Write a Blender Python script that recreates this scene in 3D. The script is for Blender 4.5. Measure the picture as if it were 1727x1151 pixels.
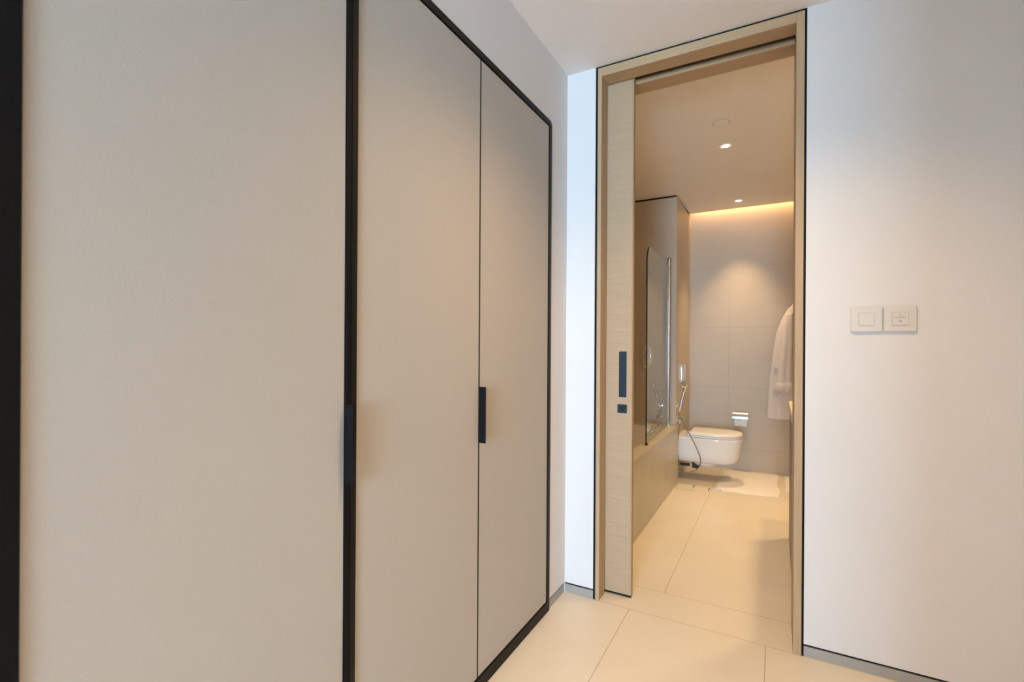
import bpy, bmesh, math, random
from mathutils import Matrix, Vector
random.seed(4)
PI = math.pi
sc = bpy.context.scene
for o in list(bpy.data.objects): bpy.data.objects.remove(o)
COL = sc.collection

# ------------------------------------------------------------------ camera, world, light, exposure
cam_d = bpy.data.cameras.new('camera')
cam_d.sensor_width = 36; cam_d.lens = 16.874; cam_d.shift_y = 0.0051
cam_d.clip_start = 0.02; cam_d.clip_end = 60
cam = bpy.data.objects.new('camera', cam_d); COL.objects.link(cam); sc.camera = cam
R = Matrix(((0.87623, -0.00520, 0.48187), (0.48183, -0.00286, -0.87626), (0.00594, 0.99998, 0.0)))
X_ = Vector(R.col[0]).normalized(); Z_ = Vector(R.col[2]); Z_ = (Z_ - X_ * Z_.dot(X_)).normalized(); Y_ = Z_.cross(X_)
M3 = Matrix((X_, Y_, Z_)).transposed()
cam.matrix_world = Matrix.Translation((0, 0, 1.188)) @ M3.to_4x4()

w = bpy.data.worlds.new('world'); sc.world = w; w.use_nodes = True
w.node_tree.nodes['Background'].inputs[0].default_value = (0.55, 0.75, 1, 1)
w.node_tree.nodes['Background'].inputs[1].default_value = 6.0

sc.view_settings.view_transform = 'Standard'; sc.view_settings.look = 'None'
sc.view_settings.gamma = 1; sc.view_settings.use_curve_mapping = False
sc.view_settings.exposure = 0.12

DAY = (0.49, 0.74, 1.0); WARM = (1.0, 0.70, 0.38); WARM_H = (1.0, 0.64, 0.30)
def area(name, loc, size, power, col, direction, spread=PI):
    l = bpy.data.lights.new(name, 'AREA'); l.shape = 'RECTANGLE'; l.size, l.size_y = size
    l.energy = power; l.color = col; l.spread = spread
    o = bpy.data.objects.new(name, l); COL.objects.link(o); o.location = loc
    o.rotation_euler = Vector(direction).to_track_quat('-Z', 'Y').to_euler(); return o
def spot(name, loc, power, col, angle=100, radius=0.03, blend=0.6):
    l = bpy.data.lights.new(name, 'SPOT'); l.energy = power; l.color = col
    l.spot_size = math.radians(angle); l.spot_blend = blend; l.shadow_soft_size = radius
    o = bpy.data.objects.new(name, l); COL.objects.link(o); o.location = loc; return o
# daylight through the bedroom window behind the camera
area('window_daylight', (0.40, -5.60, 1.35), (1.36, 2.2), 462, DAY, (0, 1, 0))
# bathroom cove light washing the back wall
area('cove_strip_light', (-0.03, 5.085, 2.61), (1.4, 0.03), 3.6, (1.0, 0.60, 0.29), (0, 0.6, -1))
# downlight positions
BATH_SPOTS = [(-0.30, 3.471, 50, 75, .03), (-0.306, 4.82, 70, 72, .016), (0.36, 2.85, 62, 125, .05), (0.45, 3.75, 70, 80, .05), (-1.15, 3.4, 12, 80, .03)]  # the vanity pair is added out of view for extra warm light
HALL_SPOTS = [(-0.05, 1.28, 108, 130, .05), (0.36, -0.30, 74, 115, .04), (-0.1, -3.2, 60, 115, .04)]
ZB = 2.527     # bathroom ceiling
ZH = 2.5       # hall ceiling

# ------------------------------------------------------------------ helpers
def s2l(c): return c / 12.92 if c <= 0.04045 else ((c + 0.055) / 1.055) ** 2.4
def rgb(r, g, b): return (s2l(r / 255), s2l(g / 255), s2l(b / 255), 1)

def mat(name, col, rough=0.6, metal=0.0, noise=0.0, scale=20, bump=0.0, spec=0.5, stretch=(1, 1, 1), bscale=None):
    m = bpy.data.materials.new(name); m.use_nodes = True; nt = m.node_tree; b = nt.nodes['Principled BSDF']
    b.inputs['Base Color'].default_value = col; b.inputs['Roughness'].default_value = rough
    b.inputs['Metallic'].default_value = metal; b.inputs['Specular IOR Level'].default_value = spec
    tc = nt.nodes.new('ShaderNodeTexCoord'); mp = nt.nodes.new('ShaderNodeMapping')
    mp.inputs['Scale'].default_value = stretch
    nt.links.new(tc.outputs['Object'], mp.inputs[0])
    if noise:
        n = nt.nodes.new('ShaderNodeTexNoise'); n.inputs['Scale'].default_value = scale; n.inputs['Detail'].default_value = 6
        nt.links.new(mp.outputs[0], n.inputs['Vector'])
        r = nt.nodes.new('ShaderNodeValToRGB'); r.color_ramp.elements[0].position = 0.3; r.color_ramp.elements[1].position = 0.7
        r.color_ramp.elements[0].color = tuple(c * (1 - noise) for c in col[:3]) + (1,)
        r.color_ramp.elements[1].color = tuple(min(1, c * (1 + noise)) for c in col[:3]) + (1,)
        nt.links.new(n.outputs['Fac'], r.inputs[0]); nt.links.new(r.outputs[0], b.inputs['Base Color'])
    if bump:
        n2 = nt.nodes.new('ShaderNodeTexNoise'); n2.inputs['Scale'].default_value = bscale or scale * 6; n2.inputs['Detail'].default_value = 3
        nt.links.new(mp.outputs[0], n2.inputs['Vector'])
        bp = nt.nodes.new('ShaderNodeBump'); bp.inputs['Strength'].default_value = bump; bp.inputs['Distance'].default_value = 0.002
        nt.links.new(n2.outputs['Fac'], bp.inputs['Height']); nt.links.new(bp.outputs[0], b.inputs['Normal'])
    return m

def tile_mat(name, col, joint, rough, joints, noise=0.05, nscale=3.0):
    """joints: list of (axis, offset, period, width[, (axis2, lo, hi)])"""
    m = mat(name, col, rough, noise=noise, scale=nscale, bump=0.03, bscale=120)
    nt = m.node_tree; b = nt.nodes['Principled BSDF']
    geo = nt.nodes.new('ShaderNodeNewGeometry'); sep = nt.nodes.new('ShaderNodeSeparateXYZ')
    nt.links.new(geo.outputs['Position'], sep.inputs[0])
    def mth(op, a, b_=None):
        n = nt.nodes.new('ShaderNodeMath'); n.operation = op
        for i, v in enumerate((a, b_)):
            if v is None: continue
            if isinstance(v, (int, float)): n.inputs[i].default_value = v
            else: nt.links.new(v, n.inputs[i])
        return n.outputs[0]
    acc = None
    for j in joints:
        c = sep.outputs['XYZ'.index(j[0])]
        x = mth('FRACT', mth('ADD', mth('DIVIDE', mth('SUBTRACT', c, j[1]), j[2]), 0.5))
        x = mth('MULTIPLY', mth('ABSOLUTE', mth('SUBTRACT', x, 0.5)), j[2])
        x = mth('LESS_THAN', x, j[3] / 2)
        if len(j) > 4:
            c2 = sep.outputs['XYZ'.index(j[4][0])]
            x = mth('MULTIPLY', x, mth('MULTIPLY', mth('GREATER_THAN', c2, j[4][1]), mth('LESS_THAN', c2, j[4][2])))
        acc = x if acc is None else mth('MAXIMUM', acc, x)
    src = b.inputs['Base Color'].links[0].from_socket
    mx = nt.nodes.new('ShaderNodeMix'); mx.data_type = 'RGBA'
    nt.links.new(acc, mx.inputs['Factor']); nt.links.new(src, mx.inputs[6]); mx.inputs[7].default_value = joint
    nt.links.new(mx.outputs[2], b.inputs['Base Color'])
    return m

def glass_mat(name, tint=(0.9, 0.93, 0.9, 1), rough=0.01, f0=1.35):
    m = bpy.data.materials.new(name); m.use_nodes = True; nt = m.node_tree; nt.nodes.clear()
    o = nt.nodes.new('ShaderNodeOutputMaterial'); t = nt.nodes.new('ShaderNodeBsdfTransparent'); g = nt.nodes.new('ShaderNodeBsdfGlossy')
    lw = nt.nodes.new('ShaderNodeLayerWeight'); lw.inputs[0].default_value = 0.5
    pw = nt.nodes.new('ShaderNodeMath'); pw.operation = 'POWER'; pw.inputs[1].default_value = 5.0; nt.links.new(lw.outputs['Facing'], pw.inputs[0])
    f = nt.nodes.new('ShaderNodeMath'); f.operation = 'MULTIPLY_ADD'; f.inputs[1].default_value = 0.90; f.inputs[2].default_value = 0.04; nt.links.new(pw.outputs[0], f.inputs[0]); mx = nt.nodes.new('ShaderNodeMixShader')
    t.inputs[0].default_value = tint; g.inputs['Roughness'].default_value = rough
    nt.links.new(f.outputs[0], mx.inputs[0]); nt.links.new(t.outputs[0], mx.inputs[1]); nt.links.new(g.outputs[0], mx.inputs[2])
    nt.links.new(mx.outputs[0], o.inputs[0]); return m

def emit_mat(name, col, strength):
    m = bpy.data.materials.new(name); m.use_nodes = True; nt = m.node_tree
    b = nt.nodes['Principled BSDF']; b.inputs['Emission Color'].default_value = col; b.inputs['Emission Strength'].default_value = strength
    b.inputs['Base Color'].default_value = (1, 1, 1, 1); return m

class MB:
    def __init__(s): s.b = bmesh.new()
    def box(s, x0, x1, y0, y1, z0, z1, bev=0.0, seg=2):
        r = bmesh.ops.create_cube(s.b, size=1); vs = r['verts']
        for v in vs: v.co = Vector((x0 + (v.co.x + .5) * (x1 - x0), y0 + (v.co.y + .5) * (y1 - y0), z0 + (v.co.z + .5) * (z1 - z0)))
        if bev:
            es = set(e for v in vs for e in v.link_edges)
            bmesh.ops.bevel(s.b, geom=list(es), offset=bev, segments=seg, profile=0.5, affect='EDGES')
        return s
    def cyl(s, p0, p1, r0, r1=None, n=24, caps=True):
        p0 = Vector(p0); p1 = Vector(p1); r1 = r0 if r1 is None else r1
        d = p1 - p0; q = d.to_track_quat('Z', 'Y').to_matrix().to_4x4()
        bmesh.ops.create_cone(s.b, cap_ends=caps, segments=n, radius1=max(r0, 1e-5), radius2=max(r1, 1e-5), depth=d.length,
                              matrix=Matrix.Translation((p0 + p1) / 2) @ q); return s
    def sph(s, c, r, sx=1, sy=1, sz=1, n=20):
        bmesh.ops.create_uvsphere(s.b, u_segments=n, v_segments=n // 2, radius=r, matrix=Matrix.Translation(c) @ Matrix.Diagonal((sx, sy, sz, 1))); return s
    def rings(s, rings, cap0=True, cap1=True, close=True):
        vs = [[s.b.verts.new(p) for p in r] for r in rings]
        n = len(vs[0])
        for a, b in zip(vs, vs[1:]):
            for i in range(n if close else n - 1):
                j = (i + 1) % n; s.b.faces.new((a[i], a[j], b[j], b[i]))
        if cap0: s.b.faces.new(vs[0][::-1])
        if cap1: s.b.faces.new(vs[-1])
        return s
    def tube(s, pts, r, n=10, sub=8):
        P = [Vector(p) for p in pts]; Q = []
        for i in range(len(P) - 1):
            a = P[max(i - 1, 0)]; b = P[i]; c = P[i + 1]; d = P[min(i + 2, len(P) - 1)]
            for k in range(sub):
                t = k / sub
                Q.append(0.5 * ((2 * b) + (c - a) * t + (2 * a - 5 * b + 4 * c - d) * t * t + (3 * b - a - 3 * c + d) * t ** 3))
        Q.append(P[-1]); u = Vector((0.1, 1, 0.05)); rs = []
        for i, q in enumerate(Q):
            d = (Q[min(i + 1, len(Q) - 1)] - Q[max(i - 1, 0)]).normalized()
            u = u - d * u.dot(d); u.normalize(); v = d.cross(u)
            rs.append([q + (u * math.cos(a) + v * math.sin(a)) * r for a in [2 * PI * k / n for k in range(n)]])
        return s.rings(rs)
    def prism(s, outline, axis, a0, a1, hole=None):
        """outline: 2-D points in the plane normal to axis (order: the two remaining axes); extruded a0..a1; optional hole with same point count"""
        def P(p, a):
            if axis == 'X': return (a, p[0], p[1])
            if axis == 'Y': return (p[0], a, p[1])
            return (p[0], p[1], a)
        if hole is None:
            return s.rings([[P(p, a0) for p in outline], [P(p, a1) for p in outline]])
        o0 = [s.b.verts.new(P(p, a0)) for p in outline]; o1 = [s.b.verts.new(P(p, a1)) for p in outline]
        h0 = [s.b.verts.new(P(p, a0)) for p in hole]; h1 = [s.b.verts.new(P(p, a1)) for p in hole]
        n = len(outline)
        for i in range(n):
            j = (i + 1) % n
            for q in ((o0[i], o0[j], o1[j], o1[i]), (h0[i], h1[i], h1[j], h0[j]), (o1[i], o1[j], h1[j], h1[i]), (o0[i], h0[i], h0[j], o0[j])): s.b.faces.new(q)
        return s
    def build(s, name, m, parent=None, smooth=False, angle=40):
        bmesh.ops.recalc_face_normals(s.b, faces=s.b.faces)
        me = bpy.data.meshes.new(name); s.b.to_mesh(me); s.b.free()
        if smooth:
            for p in me.polygons: p.use_smooth = True
            me.set_sharp_from_angle(angle=math.radians(angle))
        for mm in (m if isinstance(m, (list, tuple)) else [m]): me.materials.append(mm)
        o = bpy.data.objects.new(name, me); COL.objects.link(o)
        if parent is not None: o.parent = parent; o.matrix_parent_inverse = Matrix.Translation(parent.location).inverted()
        return o
def rrect(x0, x1, z0, z1, r, n=6):
    """rounded rectangle, r = (bl, br, tr, tl)"""
    if not isinstance(r, (tuple, list)): r = (r,) * 4
    pts = []
    for (cx, cz, rr, a0) in ((x0, z0, r[0], PI), (x1, z0, r[1], 1.5 * PI), (x1, z1, r[2], 0), (x0, z1, r[3], .5 * PI)):
        rr = max(rr, 1e-4); ox = cx + (rr if cx == x0 else -rr); oz = cz + (rr if cz == z0 else -rr)
        for k in range(n + 1): a = a0 + .5 * PI * k / n; pts.append((ox + rr * math.cos(a), oz + rr * math.sin(a)))
    return pts
def empty(name, loc, label, cat, group=None, kind=None):
    o = bpy.data.objects.new(name, None); COL.objects.link(o); o.location = loc; o.empty_display_size = 0.1
    return tag(o, label, cat, group, kind)
def tag(o, label=None, cat=None, group=None, kind=None):
    if label: o['label'] = label
    if cat: o['category'] = cat
    if group: o['group'] = group
    if kind: o['kind'] = kind
    return o
def struct(o, label, cat): return tag(o, label, cat, kind='structure')
def copy_tree(o, parent=None):
    c = o.copy(); COL.objects.link(c)
    if parent is not None: c.parent = parent
    for ch in list(o.children): copy_tree(ch, c)
    return c

# ------------------------------------------------------------------ materials
XW, YW, YW2 = -0.891, 2.165, 2.39
YN, YB = 4.39, 5.146
XC = -0.768      # face of the cistern wall, flush with the tub apron
M = {}
M['wall'] = mat('white_wall_paint', rgb(222, 219, 217), 0.75, noise=0.012, scale=4, bump=0.05, bscale=300)
M['ceil'] = mat('white_ceiling_paint', rgb(238, 233, 230), 0.8, noise=0.01, scale=3)
M['ceil_b'] = mat('bathroom_ceiling_paint', rgb(244, 241, 236), 0.55, noise=0.01, scale=3, spec=0.35)
M['black'] = mat('black_metal', (0.005, 0.005, 0.0055, 1), 0.6, 0.1, spec=0.15)
M['gap'] = mat('black_shadow_gap', (0.004, 0.004, 0.005, 1), 0.7, spec=0.2)
M['bronze'] = mat('dark_bronze_metal', (0.012, 0.010, 0.008, 1), 0.5, 0.2, spec=0.2)
M['door'] = mat('greige_door_lacquer', rgb(184, 178, 169), 0.62, noise=0.025, scale=1.5, bump=0.12, bscale=420, spec=0.25)
M['carcass'] = mat('dark_carcass', (0.01, 0.01, 0.01, 1), 0.8)
M['skirt'] = mat('grey_metal_skirting', rgb(170, 168, 163), 0.45, 0.35)
M['oakc'] = mat('pale_oak_casing', rgb(181, 153, 119), 0.55, noise=0.07, scale=14, bump=0.1, stretch=(5, 5, 0.35), spec=0.3)
M['oakh'] = mat('pale_oak_head', rgb(181, 153, 119), 0.55, noise=0.07, scale=14, bump=0.1, stretch=(0.35, 5, 5), spec=0.3)
M['oakp'] = mat('pale_oak_panel', rgb(181, 155, 125), 0.6, noise=0.07, scale=12, bump=0.25, stretch=(0.7, 1, 16), spec=0.25)
M['alu'] = mat('brushed_aluminium', rgb(170, 166, 160), 0.35, 1.0)
M['chrome'] = mat('polished_chrome', (0.85, 0.86, 0.88, 1), 0.07, 1.0)
M['chrome2'] = mat('satin_chrome', (0.75, 0.77, 0.80, 1), 0.22, 1.0)
M['tile'] = tile_mat('beige_wall_tile', rgb(200, 184, 161), rgb(181, 166, 145), 0.45,
    [('Z', 0.797, 0.588, 0.004), ('X', -0.407, 1.176, 0.003, ('Z', .21, 1.97)), ('Y', 4.98, 1.176, 0.004)], noise=0.05, nscale=2.5)
M['floor'] = tile_mat('cream_floor_tile', rgb(226, 214, 193), rgb(182, 166, 140), 0.32,
    [('X', -0.576, 0.546, 0.0035, ('Y', -5, YW)), ('Y', YW, 1.1, 0.003, ('Y', YW - .01, YW + .01)), ('Y', YW - 1.1, 1.1, 0.0035, ('Y', -5, YW - .5)),
     ('X', -0.467, 1.2, 0.003, ('Y', YW2, 6)), ('Y', YW2, 1.2, 0.003, ('Y', YW2 - .1, YW2 + .1))], noise=0.03, nscale=3)
M['tub'] = tile_mat('beige_tub_stone', rgb(193, 185, 163), rgb(168, 158, 136), 0.35, [('Y', 1.5, 9.0, 0.003)], noise=0.05, nscale=5)
M['basin'] = mat('cream_acrylic', rgb(225, 214, 196), 0.2)
M['ceramic'] = mat('white_ceramic', rgb(232, 228, 222), 0.12, spec=0.6)
M['seatp'] = mat('white_seat_plastic', rgb(236, 231, 224), 0.25)
M['paper'] = mat('white_paper', rgb(244, 241, 236), 0.9, noise=0.02, scale=60)
M['towel'] = mat('white_terry_cloth', rgb(240, 234, 226), 0.95, noise=0.04, scale=120, bump=0.8, bscale=500, spec=0.1)
M['robe'] = mat('white_waffle_cotton', rgb(226, 219, 214), 0.95, noise=0.04, scale=90, bump=0.8, bscale=400, spec=0.1)
M['plastic'] = mat('warm_white_plastic', rgb(214, 208, 199), 0.4)
M['print'] = mat('grey_print', rgb(172, 164, 152), 0.6)
M['navy'] = mat('blued_black_metal', (0.012, 0.018, 0.028, 1), 0.4, 0.5)
M['stone'] = mat('dark_speckled_stone', rgb(128, 130, 134), 0.5, noise=0.25, scale=90)
M['counter'] = mat('cream_stone_top', rgb(222, 205, 180), 0.3, noise=0.04, scale=12)
M['glass'] = glass_mat('clear_glass', (0.94, 0.955, 0.93, 1))
M['pane'] = glass_mat('window_glass', (0.97, 0.98, 0.98, 1))
M['edge'] = mat('dark_glass_edge', (0.02, 0.022, 0.016, 1), 0.2)
M['lamp'] = emit_mat('lamp_lens', (1, 0.80, 0.55, 1), 30)
M['led'] = emit_mat('led_strip', (1, 0.66, 0.36, 1), 6)
M['rubber'] = mat('black_rubber', (0.02, 0.018, 0.016, 1), 0.6)
M['hose'] = mat('braided_steel', (0.26, 0.22, 0.17, 1), 0.42, 0.9)
M['hinge'] = mat('satin_steel', (0.5, 0.5, 0.5, 1), 0.45, 0.9)

# ------------------------------------------------------------------ room shell
YR = -5.5
b = MB(); b.box(-1.7, 1.7, YR - .2, YB + .2, -0.12, 0.0)
struct(b.build('floor', M['floor']), 'cream large format floor tiles running from hall into bathroom', 'floor')
# left wall with the wardrobe opening
b = MB()
b.box(XW - 0.12, XW, 1.976, YW, 0.047, ZH); b.box(XW - 0.12, XW, 0.20, 1.976, 2.197, ZH); b.box(XW - .12, XW, YR, 0.20, 0.047, ZH)
b.box(-1.62, XW - .12, YR, YW + .1, 2.30, ZH)
struct(b.build('wall_left', M['wall']), 'white hallway wall around and above the fitted wardrobes', 'wall')
# back (facing) wall with door opening -0.748..0.0993, pocket for the sliding panel
b = MB()
b.box(XW, -0.7485, YW, YW + .078, 0.047, ZH); b.box(XW - .72, XW, YW + .002, YW + .078, 0, ZH)
b.box(XW - .72, -0.7485, 2.305, YW2, 0, ZB)
b.box(0.0995, 1.15, YW, YW2, 0.047, ZH); b.box(0.0995, 1.15, YW + .02, YW2, 0, .047)
b.box(XW, -.7485, YW + .02, YW + .078, 0, .047)
b.box(-1.61, 1.7, YW + .004, YW2, ZH + .001, 2.7)
struct(b.build('wall_back', M['wall']), 'white hallway wall holding the bathroom doorway', 'wall')
b = MB(); b.box(1.15, 1.27, YR, YW2, 0, ZH); b.box(0.21, 1.15, -.82, -.70, 0, ZH)  # second box: unseen stub added to keep window light off the right side
struct(b.build('wall_right', M['wall']), 'white hallway side wall beside the camera, with an added unseen stub blocking window light', 'wall')
b = MB()
for x0, x1, z0, z1 in ((-1.0, -.30, 0, ZH), (1.10, 1.27, 0, ZH), (-.30, 1.10, 0, .2), (-.30, 1.10, 2.44, ZH)): b.box(x0, x1, YR - .1, YR, z0, z1)
struct(b.build('wall_rear', M['wall']), 'white wall with the daylight window behind the camera', 'wall')
win = struct(empty('window_1', (.4, YR - .05, .2), None, None), 'tall daylight window behind the camera', 'window')
b = MB(); b.prism(rrect(-.30, 1.10, .2, 2.44, 0), 'Y', YR - .08, YR - .02, rrect(-.25, 1.05, .25, 2.39, 0)); b.build('window_frame', M['black'], win)
b = MB(); b.box(-.25, 1.05, YR - .055, YR - .045, .25, 2.39); b.build('pane', M['pane'], win)
b = MB(); b.box(-1.7, 1.3, YR - .1, YW, ZH, ZH + .1)
struct(b.build('ceiling', M['ceil']), 'plain white hallway ceiling', 'ceiling')
b = MB(); b.box(-1.7, 1.3, YW2, 5.072, ZB, ZB + .02); b.box(-1.7, 1.3, 5.060, 5.072, ZB, ZB + .05)
b.box(-1.7, 1.3, 4.9, YB + .1, 2.70, 2.72); b.box(-1.7, 1.3, 4.9, 4.92, ZB + .02, 2.70); b.box(-.80, XC, 4.92, YB + .1, ZB, 2.70)
struct(b.build('ceiling_bathroom', M['ceil_b']), 'white bathroom ceiling with a light cove along the back wall', 'ceiling')
b = MB(); b.box(XC, 1.3, YB, YB + .12, 0, 2.70)
struct(b.build('wall_bathroom_back', M['tile']), 'beige tiled bathroom wall behind the toilet', 'wall')
b = MB(); b.box(-1.62, XC, YN, YB + .12, 0, ZB - .016)
struct(b.build('wall_bathroom_column', M['tile']), 'beige tiled wall block at the head of the bathtub', 'wall')
b = MB(); b.box(-1.62, XC - .008, YN + .008, YB + .12, ZB - .016, ZB)
struct(b.build('trim_1', M['gap']), 'dark shadow gap between tiled block and bathroom ceiling', 'trim')
b = MB(); b.box(-1.74, -1.62, YW2, YB + .12, 0, ZB)
struct(b.build('wall_bathroom_left', M['tile']), 'beige tiled wall along the far side of the bathtub', 'wall')
b = MB(); b.box(0.72, 0.84, YW2, YB, 0, ZB + .2)
struct(b.build('wall_bathroom_right', M['tile']), 'beige tiled wall behind the vanity', 'wall')
# skirting + its black shadow line
def skirting(side, boxes, gaps):
    b = MB(); [b.box(*q) for q in boxes]; struct(b.build('baseboard_' + side, M['skirt']), 'grey metal flush baseboard along the %s wall' % side, 'baseboard')
    b = MB(); [b.box(*q) for q in gaps]; return b
g1 = skirting('left', [(XW - .03, XW - .003, 1.976, YW, 0, .038)], [(XW - .03, XW - .008, 1.976, YW, .038, .047)])
struct(g1.build('trim_2', M['gap']), 'black shadow line above the short left baseboard', 'trim')
g2 = skirting('back', [(XW - .003, -.7485, YW + .003, YW + .02, 0, .038), (.0995, 1.15, YW + .003, YW + .02, 0, .038)],
              [(XW - .003, -.7485, YW + .008, YW + .02, .038, .047), (.0995, 1.15, YW + .008, YW + .02, .038, .047)])
struct(g2.build('trim_3', M['gap']), 'black shadow line above the baseboard of the doorway wall', 'trim')

# ------------------------------------------------------------------ pocket sliding door
door = struct(empty('door_1', (-.32, YW, 0), None, None), 'pale oak framed pocket sliding door standing open', 'door')
CL, CR = -.737, .0915
b = MB(); b.box(CL - .0115, CL, YW + .001, YW + .06, .0, 2.5); b.box(CR, CR + .008, YW + .001, YW + .06, 0, 2.5); b.box(CL, CR, YW + .001, YW + .06, 2.492, 2.5)
b.build('shadow_gap', M['gap'], door)
b = MB(); b.box(CL, -.7185, YW - .004, 2.247, 0, 2.492, .001, 1); b.build('door_jamb', M['oakc'], door)
b = MB(); b.box(CL, -.7185, 2.303, YW2 + .004, 0, 2.492, .001, 1); b.build('door_jamb', M['oakc'], door)
b = MB(); b.box(.0635, CR, YW - .004, 2.247, 0, 2.492, .001, 1); b.box(.0635, CR, 2.303, YW2 + .004, 0, 2.492, .001, 1); b.box(.072, CR, 2.24, 2.31, 0, 2.492)
b.build('door_jamb', M['oakc'], door)
b = MB(); b.box(-.7185, .0635, YW - .004, 2.247, 2.452, 2.492, .001, 1); b.build('door_head', M['oakh'], door)
b = MB(); b.box(-.7185, .0635, 2.297, YW2 + .004, 2.446, 2.527, .001, 1); b.build('door_head', M['oakh'], door)
b = MB(); b.box(-1.5, .072, 2.247, 2.297, 2.491, 2.499); b.box(-1.5, .072, 2.289, 2.297, 2.465, 2.492); b.box(-1.5, .072, 2.247, 2.253, 2.472, 2.492)
b.build('sliding_track', M['alu'], door)
b = MB(); b.box(-1.42, -.5965, 2.2565, 2.286, .012, 2.468, .0015, 1); pan = b.build('door_panel', M['oakp'], door)
b = MB(); b.box(-.5965, -.5925, 2.2565, 2.286, .012, 2.468, .001, 1); b.build('edge_lipping', M['oakc'], pan)
b = MB(); b.box(-1.42, -.594, 2.259, 2.284, .004, .012); b.build('bottom_strip', M['gap'], pan)  # thin black strip along the panel's lower edge
b = MB(); b.prism(rrect(-.656, -.620, .949, 1.166, .001, 1), 'Y', 2.2545, 2.2575, rrect(-.6525, -.6235, .953, 1.162, .001, 1))
b.box(-.6525, -.6235, 2.256, 2.2572, .953, 1.162); b.build('flush_pull', M['navy'], pan)
b = MB(); b.prism(rrect(-.662, -.617, .873, .914, .002, 2), 'Y', 2.253, 2.257); b.cyl((-.6395, 2.249, .8935), (-.6395, 2.254, .8935), .011)
b.box(-.6415, -.6375, 2.2455, 2.2495, .886, .901, .0006, 1); b.build('privacy_lock', M['navy'], pan)

# ------------------------------------------------------------------ fitted wardrobes
def frame_prism(y0, y1, z0, z1, sl, sr, st, sb, rad, x0, x1):
    o = rrect(y0, y1, z0, z1, (0, 0, rad, 0)); i = rrect(y0 + sl, y1 - sr, z0 + sb, z1 - st, (0, 0, max(rad - .018, .0005), 0))
    b = MB(); b.prism(o, 'X', x0, x1, i); return b
ward = empty('wardrobe', (XW - .3, 1.395, 0), 'two-door greige wardrobe with black metal frame and square black tab pull, next to the doorway', 'wardrobe')
frame_prism(.8185, 1.976, 0.002, 2.197, .017, .022, .023, .043, .024, XW - .03, XW + .004).build('frame', M['bronze'], ward)
b = MB(); b.box(-1.46, XW - .024, .8215, 1.973, .02, 2.19); b.build('carcass', M['carcass'], ward)
def door_leaf(y0, y1, parent):
    b = MB(); b.box(XW - .022, XW - .001, y0, y1, .048, 2.171, .0012, 1); return b.build('wardrobe_door', M['door'], parent)
d2 = door_leaf(.8375, 1.3865, ward); d3 = door_leaf(1.3925, 1.9515, ward)
b = MB(); b.box(XW - .022, XW - .0008, 1.3872, 1.3925, .048, 2.171); b.build('dark_gap_strip', M['gap'], d3)  # black strip filling the gap between doors, shade put in as colour
b = MB(); b.box(XW - .0008, XW + .0265, 1.3868, 1.3918, .856, 1.048, .0008, 1); b.build('handle', M['black'], d3)
ward2 = empty('wardrobe', (XW - .3, .51, 0), 'broad single-door greige wardrobe filling the photo beside the black double stile', 'wardrobe')
frame_prism(.202, .8165, 0.002, 2.197, .044, .0125, .023, .043, .0, XW - .03, XW + .004).build('frame', M['black'], ward2)
b = MB(); b.box(-1.46, XW - .024, .205, .8135, .02, 2.19); b.build('carcass', M['carcass'], ward2)
d1 = door_leaf(.2475, .8025, ward2)
b = MB(); b.box(XW - .012, XW + .0265, .8030, .8075, .861, 1.048, .0008, 1); b.build('handle', M['black'], d1)
b = MB(); b.cyl((XW + .0035, .8105, 2.02), (XW + .0055, .8105, 2.02), .0018); b.build('screw', M['chrome2'], ward2)

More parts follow.
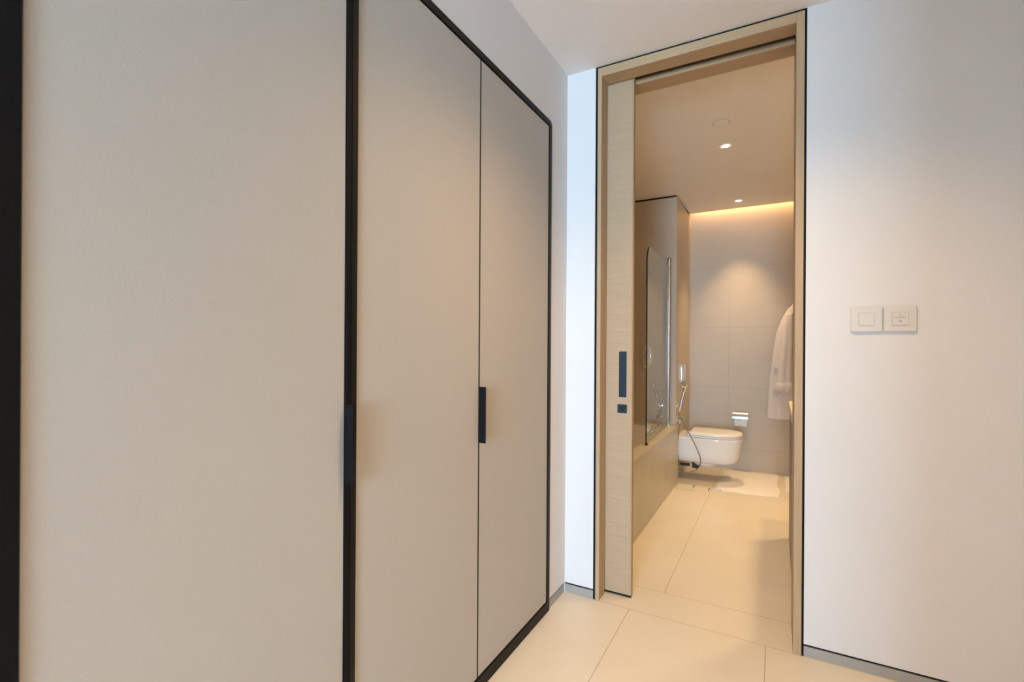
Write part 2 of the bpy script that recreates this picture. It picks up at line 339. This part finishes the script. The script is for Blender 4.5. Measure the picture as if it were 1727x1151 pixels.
# ------------------------------------------------------------------ switches
def switch(x0, x1, z0, z1, label, marks):
    e = empty('wall_switch', ((x0 + x1) / 2, YW, (z0 + z1) / 2), label, 'light switch', 'square switch plates on the white wall')
    b = MB(); b.prism(rrect(x0 + .002, x1 - .002, z0 + .002, z1 - .002, .003, 3), 'Y', YW - .0003, YW - .004)
    b.rings([[(p[0], YW - .004, p[1]) for p in rrect(x0, x1, z0, z1, .004, 3)], [(p[0], YW - .0085, p[1]) for p in rrect(x0, x1, z0, z1, .004, 3)],
             [(p[0], YW - .010, p[1]) for p in rrect(x0 + .002, x1 - .002, z0 + .002, z1 - .002, .004, 3)]])
    b.build('cover_plate', M['plastic'], e)
    cx, cz = (x0 + x1) / 2, (z0 + z1) / 2
    rx0, rx1, rz0, rz1 = cx - .0225, cx + .0225, cz - .0225, cz + .0225
    b = MB(); b.prism(rrect(rx0 - .0012, rx1 + .0012, rz0 - .0012, rz1 + .0012, .001, 1), 'Y', YW - .0095, YW - .0103); b.build('rocker_joint', M['print'], e)
    b = MB(); y0 = YW - .0098
    b.rings([[(rx0, y0, rz0), (rx1, y0, rz0), (rx1, y0, rz1), (rx0, y0, rz1)], [(rx0, YW - .0125, rz0), (rx1, YW - .0125, rz0), (rx1, YW - .0108, rz1), (rx0, YW - .0108, rz1)]])
    r = b.build('rocker', M['plastic'], e)
    if marks:
        b = MB(); yk = YW - .0133
        b.cyl((cx, yk, cz + .0150), (cx, yk + .003, cz + .0150), .0022, n=12)
        x = cx - .0155
        for k, wd in enumerate((.0030, .0022, .0030, .0024, .0014, .0028, .0026, .0030, .0024)):   # row of tiny characters too small to read
            b.box(x, x + .0006, yk, yk + .0025, cz + .0035, cz + .0069)
            b.box(x, x + wd - .0006, yk, yk + .0025, (cz + .0035, cz + .0063, cz + .0049)[k % 3], (cz + .0041, cz + .0069, cz + .0055)[k % 3]); x += wd + .0008
        b.prism([(cx - .006, cz - .0110), (cx + .006, cz - .0110), (cx + .0045, cz - .0085), (cx + .0012, cz - .0062), (cx + .0012, cz - .0045), (cx - .0012, cz - .0045), (cx - .0012, cz - .0062), (cx - .0045, cz - .0085)], 'Y', yk, yk + .0025)
        b.build('printed_symbols', M['print'], r)
switch(.2415, .335, 1.2485, 1.3395, 'plain square white switch plate with a blank rocker, the one closer to the doorway', False)
switch(.3395, .4325, 1.2485, 1.3395, 'square white switch plate with tiny grey lettering and bell symbol on its rocker', True)

# ------------------------------------------------------------------ downlights and ceiling fittings
def downlight(x, y, z, label, group, power, col, cone, rad):
    e = empty('recessed_downlight', (x, y, z), label, 'ceiling light', group)
    n = 32; prof = [(.046, -.0005), (.046, -.003), (.034, -.003), (.030, -.0015), (.022, -.0008)]
    b = MB(); b.rings([[(x + r * math.cos(2 * PI * k / n), y + r * math.sin(2 * PI * k / n), z + h) for k in range(n)] for r, h in prof], cap0=False, cap1=False)
    b.build('trim_ring', M['ceil_b'], e, True)
    b = MB(); b.cyl((x, y, z - .0035), (x, y, z - .0008), .018, .022); b.build('lens', M['lamp'], e)
    spot('downlight_lamp', (x, y, z - .012), power, col, cone, rad, .9 if cone < 90 else 1.0)
BL = ['small round downlight in the bathroom ceiling, nearer the doorway, beyond the round cover plate', 'small round downlight in the bathroom ceiling above the toilet']
for i, (x, y, p, cone, rad) in enumerate(BATH_SPOTS):
    downlight(x, y, ZB, BL[i] if i < 2 else ['added unseen downlight above the near half of the vanity', 'added unseen downlight above the far half of the vanity', 'downlight over the bathtub'][i - 2], 'bathroom downlights', p, WARM, cone, rad)
for i, (x, y, p, cone, rad) in enumerate(HALL_SPOTS):
    downlight(x, y, ZH, ['downlight in the hallway ceiling in front of the doorway', 'downlight in the hallway ceiling above the camera', 'downlight in the hallway ceiling by the window'][i], 'hallway downlights', p, WARM_H, cone, rad)
b = MB(); b.cyl((-.293, 3.10, ZB - .004), (-.293, 3.10, ZB - .0002), .044, .046, 40); sp = b.build('sprinkler_cover', M['ceil_b'], None, True)
tag(sp, 'flat round white sprinkler cover plate on the bathroom ceiling', 'sprinkler cover')
b = MB(); b.cyl((-.293, 3.10, ZB - .0022), (-.293, 3.10, ZB - .0001), .0485, .0485, 40); b.build('cover_rim', M['print'], sp)
led = MB(); led.box(-.74, .7, 5.030, 5.050, ZB + .021, ZB + .028); led = led.build('cove_light_strip', M['led']); tag(led, 'warm light strip hidden in the ceiling cove above the back wall', 'light strip')

# ------------------------------------------------------------------ bathtub
XA = -.748; ZT = .505; YT0 = 2.55
tub = empty('bathtub', (-1.18, 3.45, 0), 'built-in bathtub with beige stone apron and rim behind the glass screen', 'bathtub')
b = MB(); b.box(XA - .02, XA, YT0, YN - .001, 0, ZT - .022); b.build('apron', M['tub'], tub)
b = MB(); b.box(-1.618, XA + .004, YT0, YN - .001, ZT - .022, ZT, .002, 1)
deck = b.build('rim', M['tub'], tub)
# rim as a frame with an opening
bpy.data.objects.remove(deck)
o = rrect(-1.618, XA + .004, YT0, YN - .001, .0, 8); i_ = rrect(-1.52, -.832, 2.68, 4.245, .06, 8)
b = MB(); b.prism(o, 'Z', ZT - .022, ZT, i_); b.build('rim', M['tub'], tub)
b = MB()
lv = [(0, ZT - .004, .06), (.004, ZT - .03, .062), (.03, .36, .09), (.06, .18, .13), (.10, .11, .16), (.16, .09, .18)]
b.rings([[(p[0], p[1], z) for p in rrect(-1.52 + d_, -.832 - d_, 2.68 + d_ * 1.3, 4.245 - d_ * 1.3, r_, 8)] for d_, z, r_ in lv], cap0=False, cap1=True)
b.build('basin', M['basin'], tub, True, 60)
b = MB(); b.cyl((-1.18, 4.205, .36), (-1.18, 4.185, .36), .035, .035); b.build('overflow', M['chrome'], tub)

# glass bath screen
P0 = Vector((-.826, 4.362)); P1 = Vector((-.786, 3.366)); dr = (P1 - P0).normalized(); nr = Vector((-dr.y, dr.x))
scr = empty('bath_screen', (P0.x, P0.y, ZT), 'frameless clear glass bath screen with rounded top corner on a tall chrome pole', 'shower screen')
def onS(t, off, z): p = P0 + dr * t + nr * off; return (p.x, p.y, z)
L = (P1 - P0).length
def glass_out(inset): return rrect(.012 + inset, L - inset, ZT + .012, 1.905 - inset, (0, .01, .12, .01), 10)
b = MB(); b.rings([[onS(p[0], -.004, p[1]) for p in glass_out(.002)], [onS(p[0], .004, p[1]) for p in glass_out(.002)]]); b.build('glass_panel', M['glass'], scr)
oo = glass_out(0); ii = glass_out(.0035); b = MB(); k0 = 11; k1 = 33    # dark polished edge: outer vertical, rounded corner
rs = [[onS(oo[k][0], -.0045, oo[k][1]), onS(oo[k][0], .0045, oo[k][1]), onS(ii[k][0], .0045, ii[k][1]), onS(ii[k][0], -.0045, ii[k][1])] for k in range(13, 31)]
b.rings(rs); b.build('glass_edge', M['edge'], scr)
b = MB()
zs = [ZT, .598, 1.236, 1.872, 1.965]
for z0, z1 in zip(zs, zs[1:]): b.cyl((P0.x, P0.y, z0 + .0015), (P0.x, P0.y, z1 - .0015), .0185, n=32)
b.cyl((P0.x, P0.y, ZT), (P0.x, P0.y, 1.96), .016, n=24); b.cyl((P0.x, P0.y, 1.965), (P0.x, P0.y, 1.975), .0185, .012, n=32)
b.build('pole', M['chrome2'], scr, True)
b = MB(); q = onS(L - .012, 0, ZT)
b.cyl((q[0], q[1], ZT + .0005), (q[0], q[1], ZT + .016), .012, .007, 16); b.build('foot_seal', M['rubber'], scr)

# thermostatic mixer plate on the tub head wall
mx = empty('shower_mixer', (-1.025, YN, 1.10), 'oval chrome shower mixer plate with lever on the tiled wall above the bathtub', 'shower mixer')
n = 40
b = MB(); b.rings([[(-1.025 + a * math.cos(2 * PI * k / n), y, 1.10 + c * math.sin(2 * PI * k / n)) for k in range(n)] for a, c, y in ((.060, .110, YN - .0005), (.060, .110, YN - .006), (.056, .106, YN - .009))])
b.build('escutcheon', M['chrome'], mx, True)
b = MB(); b.cyl((-1.025, YN - .009, 1.10), (-1.025, YN - .055, 1.10), .026, .024); b.cyl((-1.025, YN - .045, 1.10), (-.985, YN - .075, 1.13), .007, .006); b.build('lever', M['chrome'], mx, True)
b = MB(); b.cyl((-1.025, YN - .009, 1.035), (-1.025, YN - .04, 1.035), .014, .012); b.build('diverter_knob', M['chrome'], mx, True)

# ------------------------------------------------------------------ toilet
YC = 4.632
toi = empty('toilet', (XC, YC, 0), 'white wall-hung toilet with closed lid mounted beside the bathtub end', 'toilet')
def dshape(x0, x1, hw, z, n=28, sq=2.3, xs=None):
    """D outline: straight from x0, then rounded front at x1"""
    xm = xs if xs is not None else x1 - hw * 1.25
    pts = [(x0, YC - hw, z)]
    for k in range(7): pts.append((x0 + (xm - x0) * (k + 1) / 8, YC - hw, z))
    for k in range(n + 1):
        a = -PI / 2 + PI * k / n; c = math.cos(a); s_ = math.sin(a)
        pts.append((xm + (x1 - xm) * abs(c) ** (2 / sq), YC + hw * (abs(s_) ** (2 / sq)) * (1 if s_ > 0 else -1), z))
    for k in range(7): pts.append((xm + (x0 - xm) * (k + 1) / 8, YC + hw, z))
    pts.append((x0, YC + hw, z)); return pts
b = MB()
b.rings([dshape(XC, -.40, .085, .168, xs=-.46), dshape(XC, -.325, .125, .170, xs=-.46), dshape(XC, -.290, .150, .188, xs=-.46), dshape(XC, -.272, .163, .23, xs=-.47), dshape(XC, -.258, .172, .30, xs=-.48),
         dshape(XC, -.250, .177, .355, xs=-.48), dshape(XC, -.243, .182, .378, xs=-.48), dshape(XC, -.243, .183, .392, xs=-.48), dshape(XC, -.247, .179, .397, xs=-.48)])
b.build('bowl', M['ceramic'], toi, True, 50)
b = MB()
def ell(cx, a, hw, z, n=28): return [(cx + a * math.cos(2 * PI * k / n), YC + hw * math.sin(2 * PI * k / n), z) for k in range(n)]
b.rings([ell(-.55, .07, .08, .128), ell(-.55, .10, .105, .140), ell(-.55, .14, .12, .172)]); b.build('trap_bulge', M['ceramic'], toi, True, 60)
b = MB(); b.rings([dshape(-.672, -.250, .176, .399, xs=-.47), dshape(-.674, -.246, .180, .402, xs=-.47), dshape(-.674, -.246, .180, .411, xs=-.47), dshape(-.672, -.249, .177, .413, xs=-.47)])
b.build('seat', M['seatp'], toi, True, 50)
b = MB(); b.rings([dshape(-.672, -.252, .175, .4150, xs=-.47), dshape(-.674, -.247, .180, .418, xs=-.47), dshape(-.674, -.247, .180, .432, xs=-.47), dshape(-.670, -.252, .175, .438, xs=-.47), dshape(-.655, -.272, .158, .4405, xs=-.47)])
b.build('lid', M['seatp'], toi, True, 50)
for y in (YC - .08, YC + .08):
    b = MB(); b.cyl((-.69, y, .396), (-.69, y, .420), .013, .011, 20); b.cyl((-.69, y, .411), (-.668, y, .411), .007, n=12); b.build('hinge', M['hinge'], toi, True)
b = MB(); b.cyl((XC + .001, YC - .05, .125), (XC + .09, YC - .05, .125), .012, n=16); b.box(-.655, -.60, YC - .075, YC - .02, .105, .168, .004, 1); b.build('inlet_bracket', M['rubber'], toi)

fp = MB(); fp.box(XC, XC + .008, 4.605, 4.855, .865, 1.025, .002, 1); fp = fp.build('flush_plate', M['chrome2']); tag(fp, 'rectangular satin chrome flush plate on the tiled wall above the toilet', 'flush plate')
for y in (4.675, 4.785):
    b = MB(); b.box(XC + .008, XC + .011, y - .05, y + .05, .885, 1.005, .001, 1); b.build('flush_button', M['chrome'], fp)

# bidet spray with hose
bs = empty('bidet_spray', (XC, 4.43, .66), 'chrome handheld bidet spray on its wall holder with a looping metal hose', 'bidet spray')
b = MB(); b.cyl((XC, 4.425, .664), (XC + .012, 4.425, .664), .02, .02, 24); b.cyl((XC + .012, 4.425, .664), (XC + .03, 4.42, .664), .011, n=16)
b.cyl((-.738, 4.415, .648), (-.728, 4.415, .685), .015, .015, 20); b.build('wall_holder', M['chrome2'], bs, True)
b = MB(); b.cyl((-.748, 4.415, .625), (-.735, 4.413, .665), .008, .0115, 20); b.cyl((-.735, 4.413, .665), (-.702, 4.408, .80), .0115, .0125, 20)
b.cyl((-.702, 4.408, .80), (-.693, 4.406, .835), .0125, .017, 20); b.sph((-.693, 4.405, .838), .017); b.build('spray_handle', M['chrome'], bs, True)
b = MB(); b.cyl((-.6925, 4.40, .845), (-.680, 4.396, .862), .014, .012, 20); b.cyl((-.715, 4.402, .842), (-.693, 4.403, .838), .005, n=10); b.build('spray_nozzle', M['chrome2'], bs, True)
b = MB(); b.cyl((XC, 4.43, .556), (XC + .008, 4.43, .556), .026, .024, 24); b.cyl((XC + .005, 4.43, .556), (-.715, 4.42, .556), .012, n=18); b.cyl((-.715, 4.42, .556), (-.700, 4.418, .556), .018, .018, 20)
b.cyl((-.74, 4.425, .556), (-.74, 4.425, .515), .009, n=14); b.cyl((-.74, 4.425, .575), (-.74, 4.425, .556), .009, .008, n=14); b.build('stop_valve', M['chrome'], bs, True)
b = MB(); b.tube([(-.749, 4.415, .628), (-.744, 4.405, .60), (-.728, 4.395, .57), (-.705, 4.395, .525), (-.665, 4.40, .45), (-.615, 4.40, .355), (-.575, 4.40, .265), (-.563, 4.405, .205), (-.583, 4.42, .145),
                  (-.625, 4.43, .108), (-.68, 4.43, .105), (-.728, 4.425, .145), (-.752, 4.41, .22), (-.757, 4.41, .30), (-.748, 4.415, .42), (-.740, 4.425, .517)], .0042, 8, 8)
b.build('hose', M['hose'], bs, True, 180)

# paper holder, roll
ph = empty('paper_holder', (-.295, YB, .52), 'chrome toilet paper holder with cover flap on the back wall', 'paper holder')
b = MB(); b.box(-.365, -.345, YB - .012, YB, .525, .575, .002, 1); b.cyl((-.355, YB - .01, .552), (-.355, YB - .06, .545), .006, n=14); b.build('wall_mount', M['chrome'], ph, True)
b = MB(); b.cyl((-.360, YB - .06, .515), (-.225, YB - .06, .515), .005, n=14); b.cyl((-.355, YB - .06, .545), (-.358, YB - .06, .513), .005, n=12); b.build('roll_bar', M['chrome'], ph, True)
b = MB()
arc = [(YB - .02, .568), (YB - .045, .574), (YB - .072, .571), (YB - .094, .555), (YB - .104, .530), (YB - .106, .512)]
b.rings([[(-.362, y, z), (-.228, y, z), (-.228, y + .002, z - .002), (-.362, y + .002, z - .002)] for y, z in arc]); b.build('cover_flap', M['chrome2'], ph, True)
rl = empty('toilet_roll', (-.29, YB - .06, .495), 'white toilet paper roll hanging under the chrome flap', 'toilet paper')
b = MB(); n = 28
b.rings([[(x, YB - .052 + r * math.cos(2 * PI * k / n), .497 + r * math.sin(2 * PI * k / n)) for k in range(n)] for x, r in ((-.345, .018), (-.345, .044), (-.235, .044), (-.235, .018), (-.345, .018))], cap0=False, cap1=False)
b.build('paper', M['paper'], rl, True, 40)
b = MB(); b.prism([(YB - .098, .497), (YB - .0955, .497), (YB - .094, .44), (YB - .0965, .44)], 'X', -.344, -.236); b.build('loose_sheet', M['paper'], rl)

# ------------------------------------------------------------------ bath mats
def mat_mesh(corners, th, name, label, seed):
    rnd = random.Random(seed); (a, b_, c, d) = [Vector(q) for q in corners]; nu, nv = 26, 30; B = MB(); g = []
    for i in range(nu + 1):
        row = []
        for j in range(nv + 1):
            u, v = i / nu, j / nv; p = a.lerp(b_, u).lerp(d.lerp(c, u), v)
            e = min(min(u, 1 - u) * 8, min(v, 1 - v) * 10, 1)
            z = th * (0.45 + .55 * math.sqrt(max(e, 0))) + .0012 * math.sin(u * 23 + v * 11) + rnd.uniform(-.0004, .0004)
            row.append(B.b.verts.new((p.x + .003 * math.sin(v * 9), p.y + .004 * math.sin(u * 7), z)))
        g.append(row)
    for i in range(nu):
        for j in range(nv): B.b.faces.new((g[i][j], g[i + 1][j], g[i + 1][j + 1], g[i][j + 1]))
    ring = [g[i][0] for i in range(nu + 1)] + [g[nu][j] for j in range(1, nv + 1)] + [g[i][nv] for i in range(nu - 1, -1, -1)] + [g[0][j] for j in range(nv - 1, 0, -1)]
    low = [B.b.verts.new((v.co.x, v.co.y, .0008)) for v in ring]
    for k in range(len(ring)): B.b.faces.new((ring[k], ring[(k + 1) % len(ring)], low[(k + 1) % len(ring)], low[k]))
    B.b.faces.new(low)
    o = B.build(name, M['towel'], None, True, 80); tag(o, label, 'bath mat', 'white bath mats on the bathroom floor'); return o
m1 = mat_mesh([(-.445, 4.30), (.030, 4.34), (.030, 5.09), (-.425, 5.07)], .011, 'bath_mat', 'large white terry bath mat on the floor, partly in the shadow of the toilet', 3)
b = MB(); b.box(-.435, -.385, 4.300, 4.303, .004, .018, .0008, 1); b.build('care_tag', M['plastic'], m1)
mat_mesh([(.075, 4.55), (.45, 4.55), (.45, 5.08), (.075, 5.08)], .012, 'bath_mat', 'white mat sliver showing between the larger mat and the door frame', 5)

# floor drain
dr_ = empty('floor_drain', (-.68, 4.29, 0), 'tile-insert floor drain beside the bathtub end under the toilet hose', 'floor drain')
b = MB(); b.prism(rrect(-.742, -.605, 4.205, 4.385, 0), 'Z', .0001, .0012, rrect(-.738, -.609, 4.209, 4.381, 0)); b.build('drain_slot', M['print'], dr_)
b = MB(); b.box(-.612, -.606, 4.30, 4.375, .0004, .0022); b.build('lifting_notch', M['rubber'], dr_)
jn = MB(); jn.box(-.487, -.481, 4.27, 4.345, .0003, .0022); jn = jn.build('joint_notch', M['rubber']); tag(jn, 'short dark slot in the floor tile joint beside the bath mat corner', 'floor slot')

# ------------------------------------------------------------------ vanity
va = empty('vanity', (.4, 2.93, 0), 'grey speckled vanity cabinet with cream stone top, just showing behind the door frame', 'vanity')
b = MB(); b.box(.0765, .71, 2.42, 3.455, .004, .812); b.build('cabinet', M['stone'], va)
b = MB(); b.box(.0705, .71, 2.42, 3.462, .812, .856, .003, 2); b.build('countertop', M['counter'], va)

# ------------------------------------------------------------------ bathrobe
XR, YRb = .150, 5.065
hk = empty('robe_hook', (XR, YB, 1.585), 'chrome robe hook on the back wall above the bathrobe', 'hook')
b = MB(); b.cyl((XR, YB, 1.585), (XR, YB - .008, 1.585), .02); b.cyl((XR, YB - .005, 1.585), (XR, YB - .05, 1.578), .006); b.sph((XR, YB - .052, 1.584), .009); b.build('hook_arm', M['chrome'], hk, True)
rb = empty('bathrobe', (XR, YRb, .5), 'white bathrobe hanging on the back wall, sleeve hanging in front with folded cuff', 'bathrobe')
def cloth_rings(rows, n=72, folds=9, seed=1):
    rnd = random.Random(seed); ph_ = [rnd.uniform(0, 6.28) for _ in range(4)]; out = []
    for (z, cx, cy, hx, hy, amp) in rows:
        r = []
        for k in range(n):
            a = 2 * PI * k / n
            f = 1 + amp * (math.sin(folds * a + ph_[0] + z * 1.5) + .5 * math.sin((folds * 2 - 3) * a + ph_[1] - z * 2))
            r.append((cx + hx * f * math.cos(a), cy + hy * f * math.sin(a), z + .006 * math.sin(3 * a + ph_[2]) * (amp * 8)))
        out.append(r)
    return out
def interp(rows, m=4):
    out = []
    for a, c in zip(rows, rows[1:]):
        for k in range(m): t = k / m; out.append(tuple(p + (q - p) * t for p, q in zip(a, c)))
    out.append(rows[-1]); return out
rows = [(1.575, XR, YRb + .01, .022, .018, .0), (1.555, XR, YRb + .01, .048, .026, .02), (1.52, XR, YRb + .008, .070, .032, .04), (1.45, XR, YRb + .004, .100, .036, .05), (1.33, XR, YRb, .138, .040, .06), (1.15, XR, YRb, .160, .044, .07),
        (.95, XR, YRb, .175, .047, .08), (.75, XR, YRb, .190, .050, .08), (.58, XR, YRb, .202, .053, .08), (.535, XR, YRb, .206, .054, .08), (.530, XR, YRb, .19, .045, .08)]
b = MB(); b.rings(cloth_rings(interp(rows, 4), folds=8, seed=2)); b.build('robe_body', M['robe'], rb, True, 80)
def sleeve(cx0, cx1, sgn, seed):
    rows = [(1.50, cx0, YRb - .025, .028, .018, .03), (1.42, cx0 - sgn * .008, YRb - .036, .040, .026, .04), (1.25, (cx0 + cx1) / 2, YRb - .046, .048, .030, .05), (1.02, cx1, YRb - .052, .056, .034, .08), (.80, cx1 - sgn * .004, YRb - .054, .062, .036, .09), (.785, cx1 - sgn * .004, YRb - .054, .052, .028, .09)]
    b = MB(); b.rings(cloth_rings(interp(rows, 4), folds=5, seed=seed)); b.build('sleeve', M['robe'], rb, True, 80)
    c2 = cx1 - sgn * .004; rows = [(.872, c2, YRb - .053, .058, .034, .08), (.866, c2, YRb - .054, .064, .040, .08), (.782, c2, YRb - .054, .067, .043, .10), (.774, c2, YRb - .054, .058, .034, .10)]
    b = MB(); b.rings(cloth_rings(rows, folds=5, seed=seed)); b.build('cuff', M['robe'], rb, True, 80)
sleeve(XR - .045, XR - .072, 1, 5); sleeve(XR + .045, XR + .085, -1, 6)
b = MB()
pk = []
for z in [.80, .803, .86, .92, .975, .978, 1.012, 1.016]:
    hxb = .172 + (1 - z) * .07; th = .013 if z > .976 else .009; row = []
    for k in range(13):
        x = XR - .165 - (1 - z) * .06 + .10 * k / 12; q = max(0.0, 1 - ((x - XR) / (hxb + .012)) ** 2) ** .5
        row.append((x, YRb - .053 * q - th, z + .010 * k / 12))
    pk.append(row + [(p[0], p[1] + .022, p[2]) for p in row[::-1]])
b.rings(pk); b.build('pocket', M['robe'], rb, True, 60)
b = MB(); b.tube([(XR - .01, YRb, 1.56), (XR - .004, YB - .045, 1.592), (XR + .004, YB - .045, 1.592), (XR + .01, YRb, 1.56)], .0025, 6, 6); b.build('hanging_loop', M['robe'], rb, True)
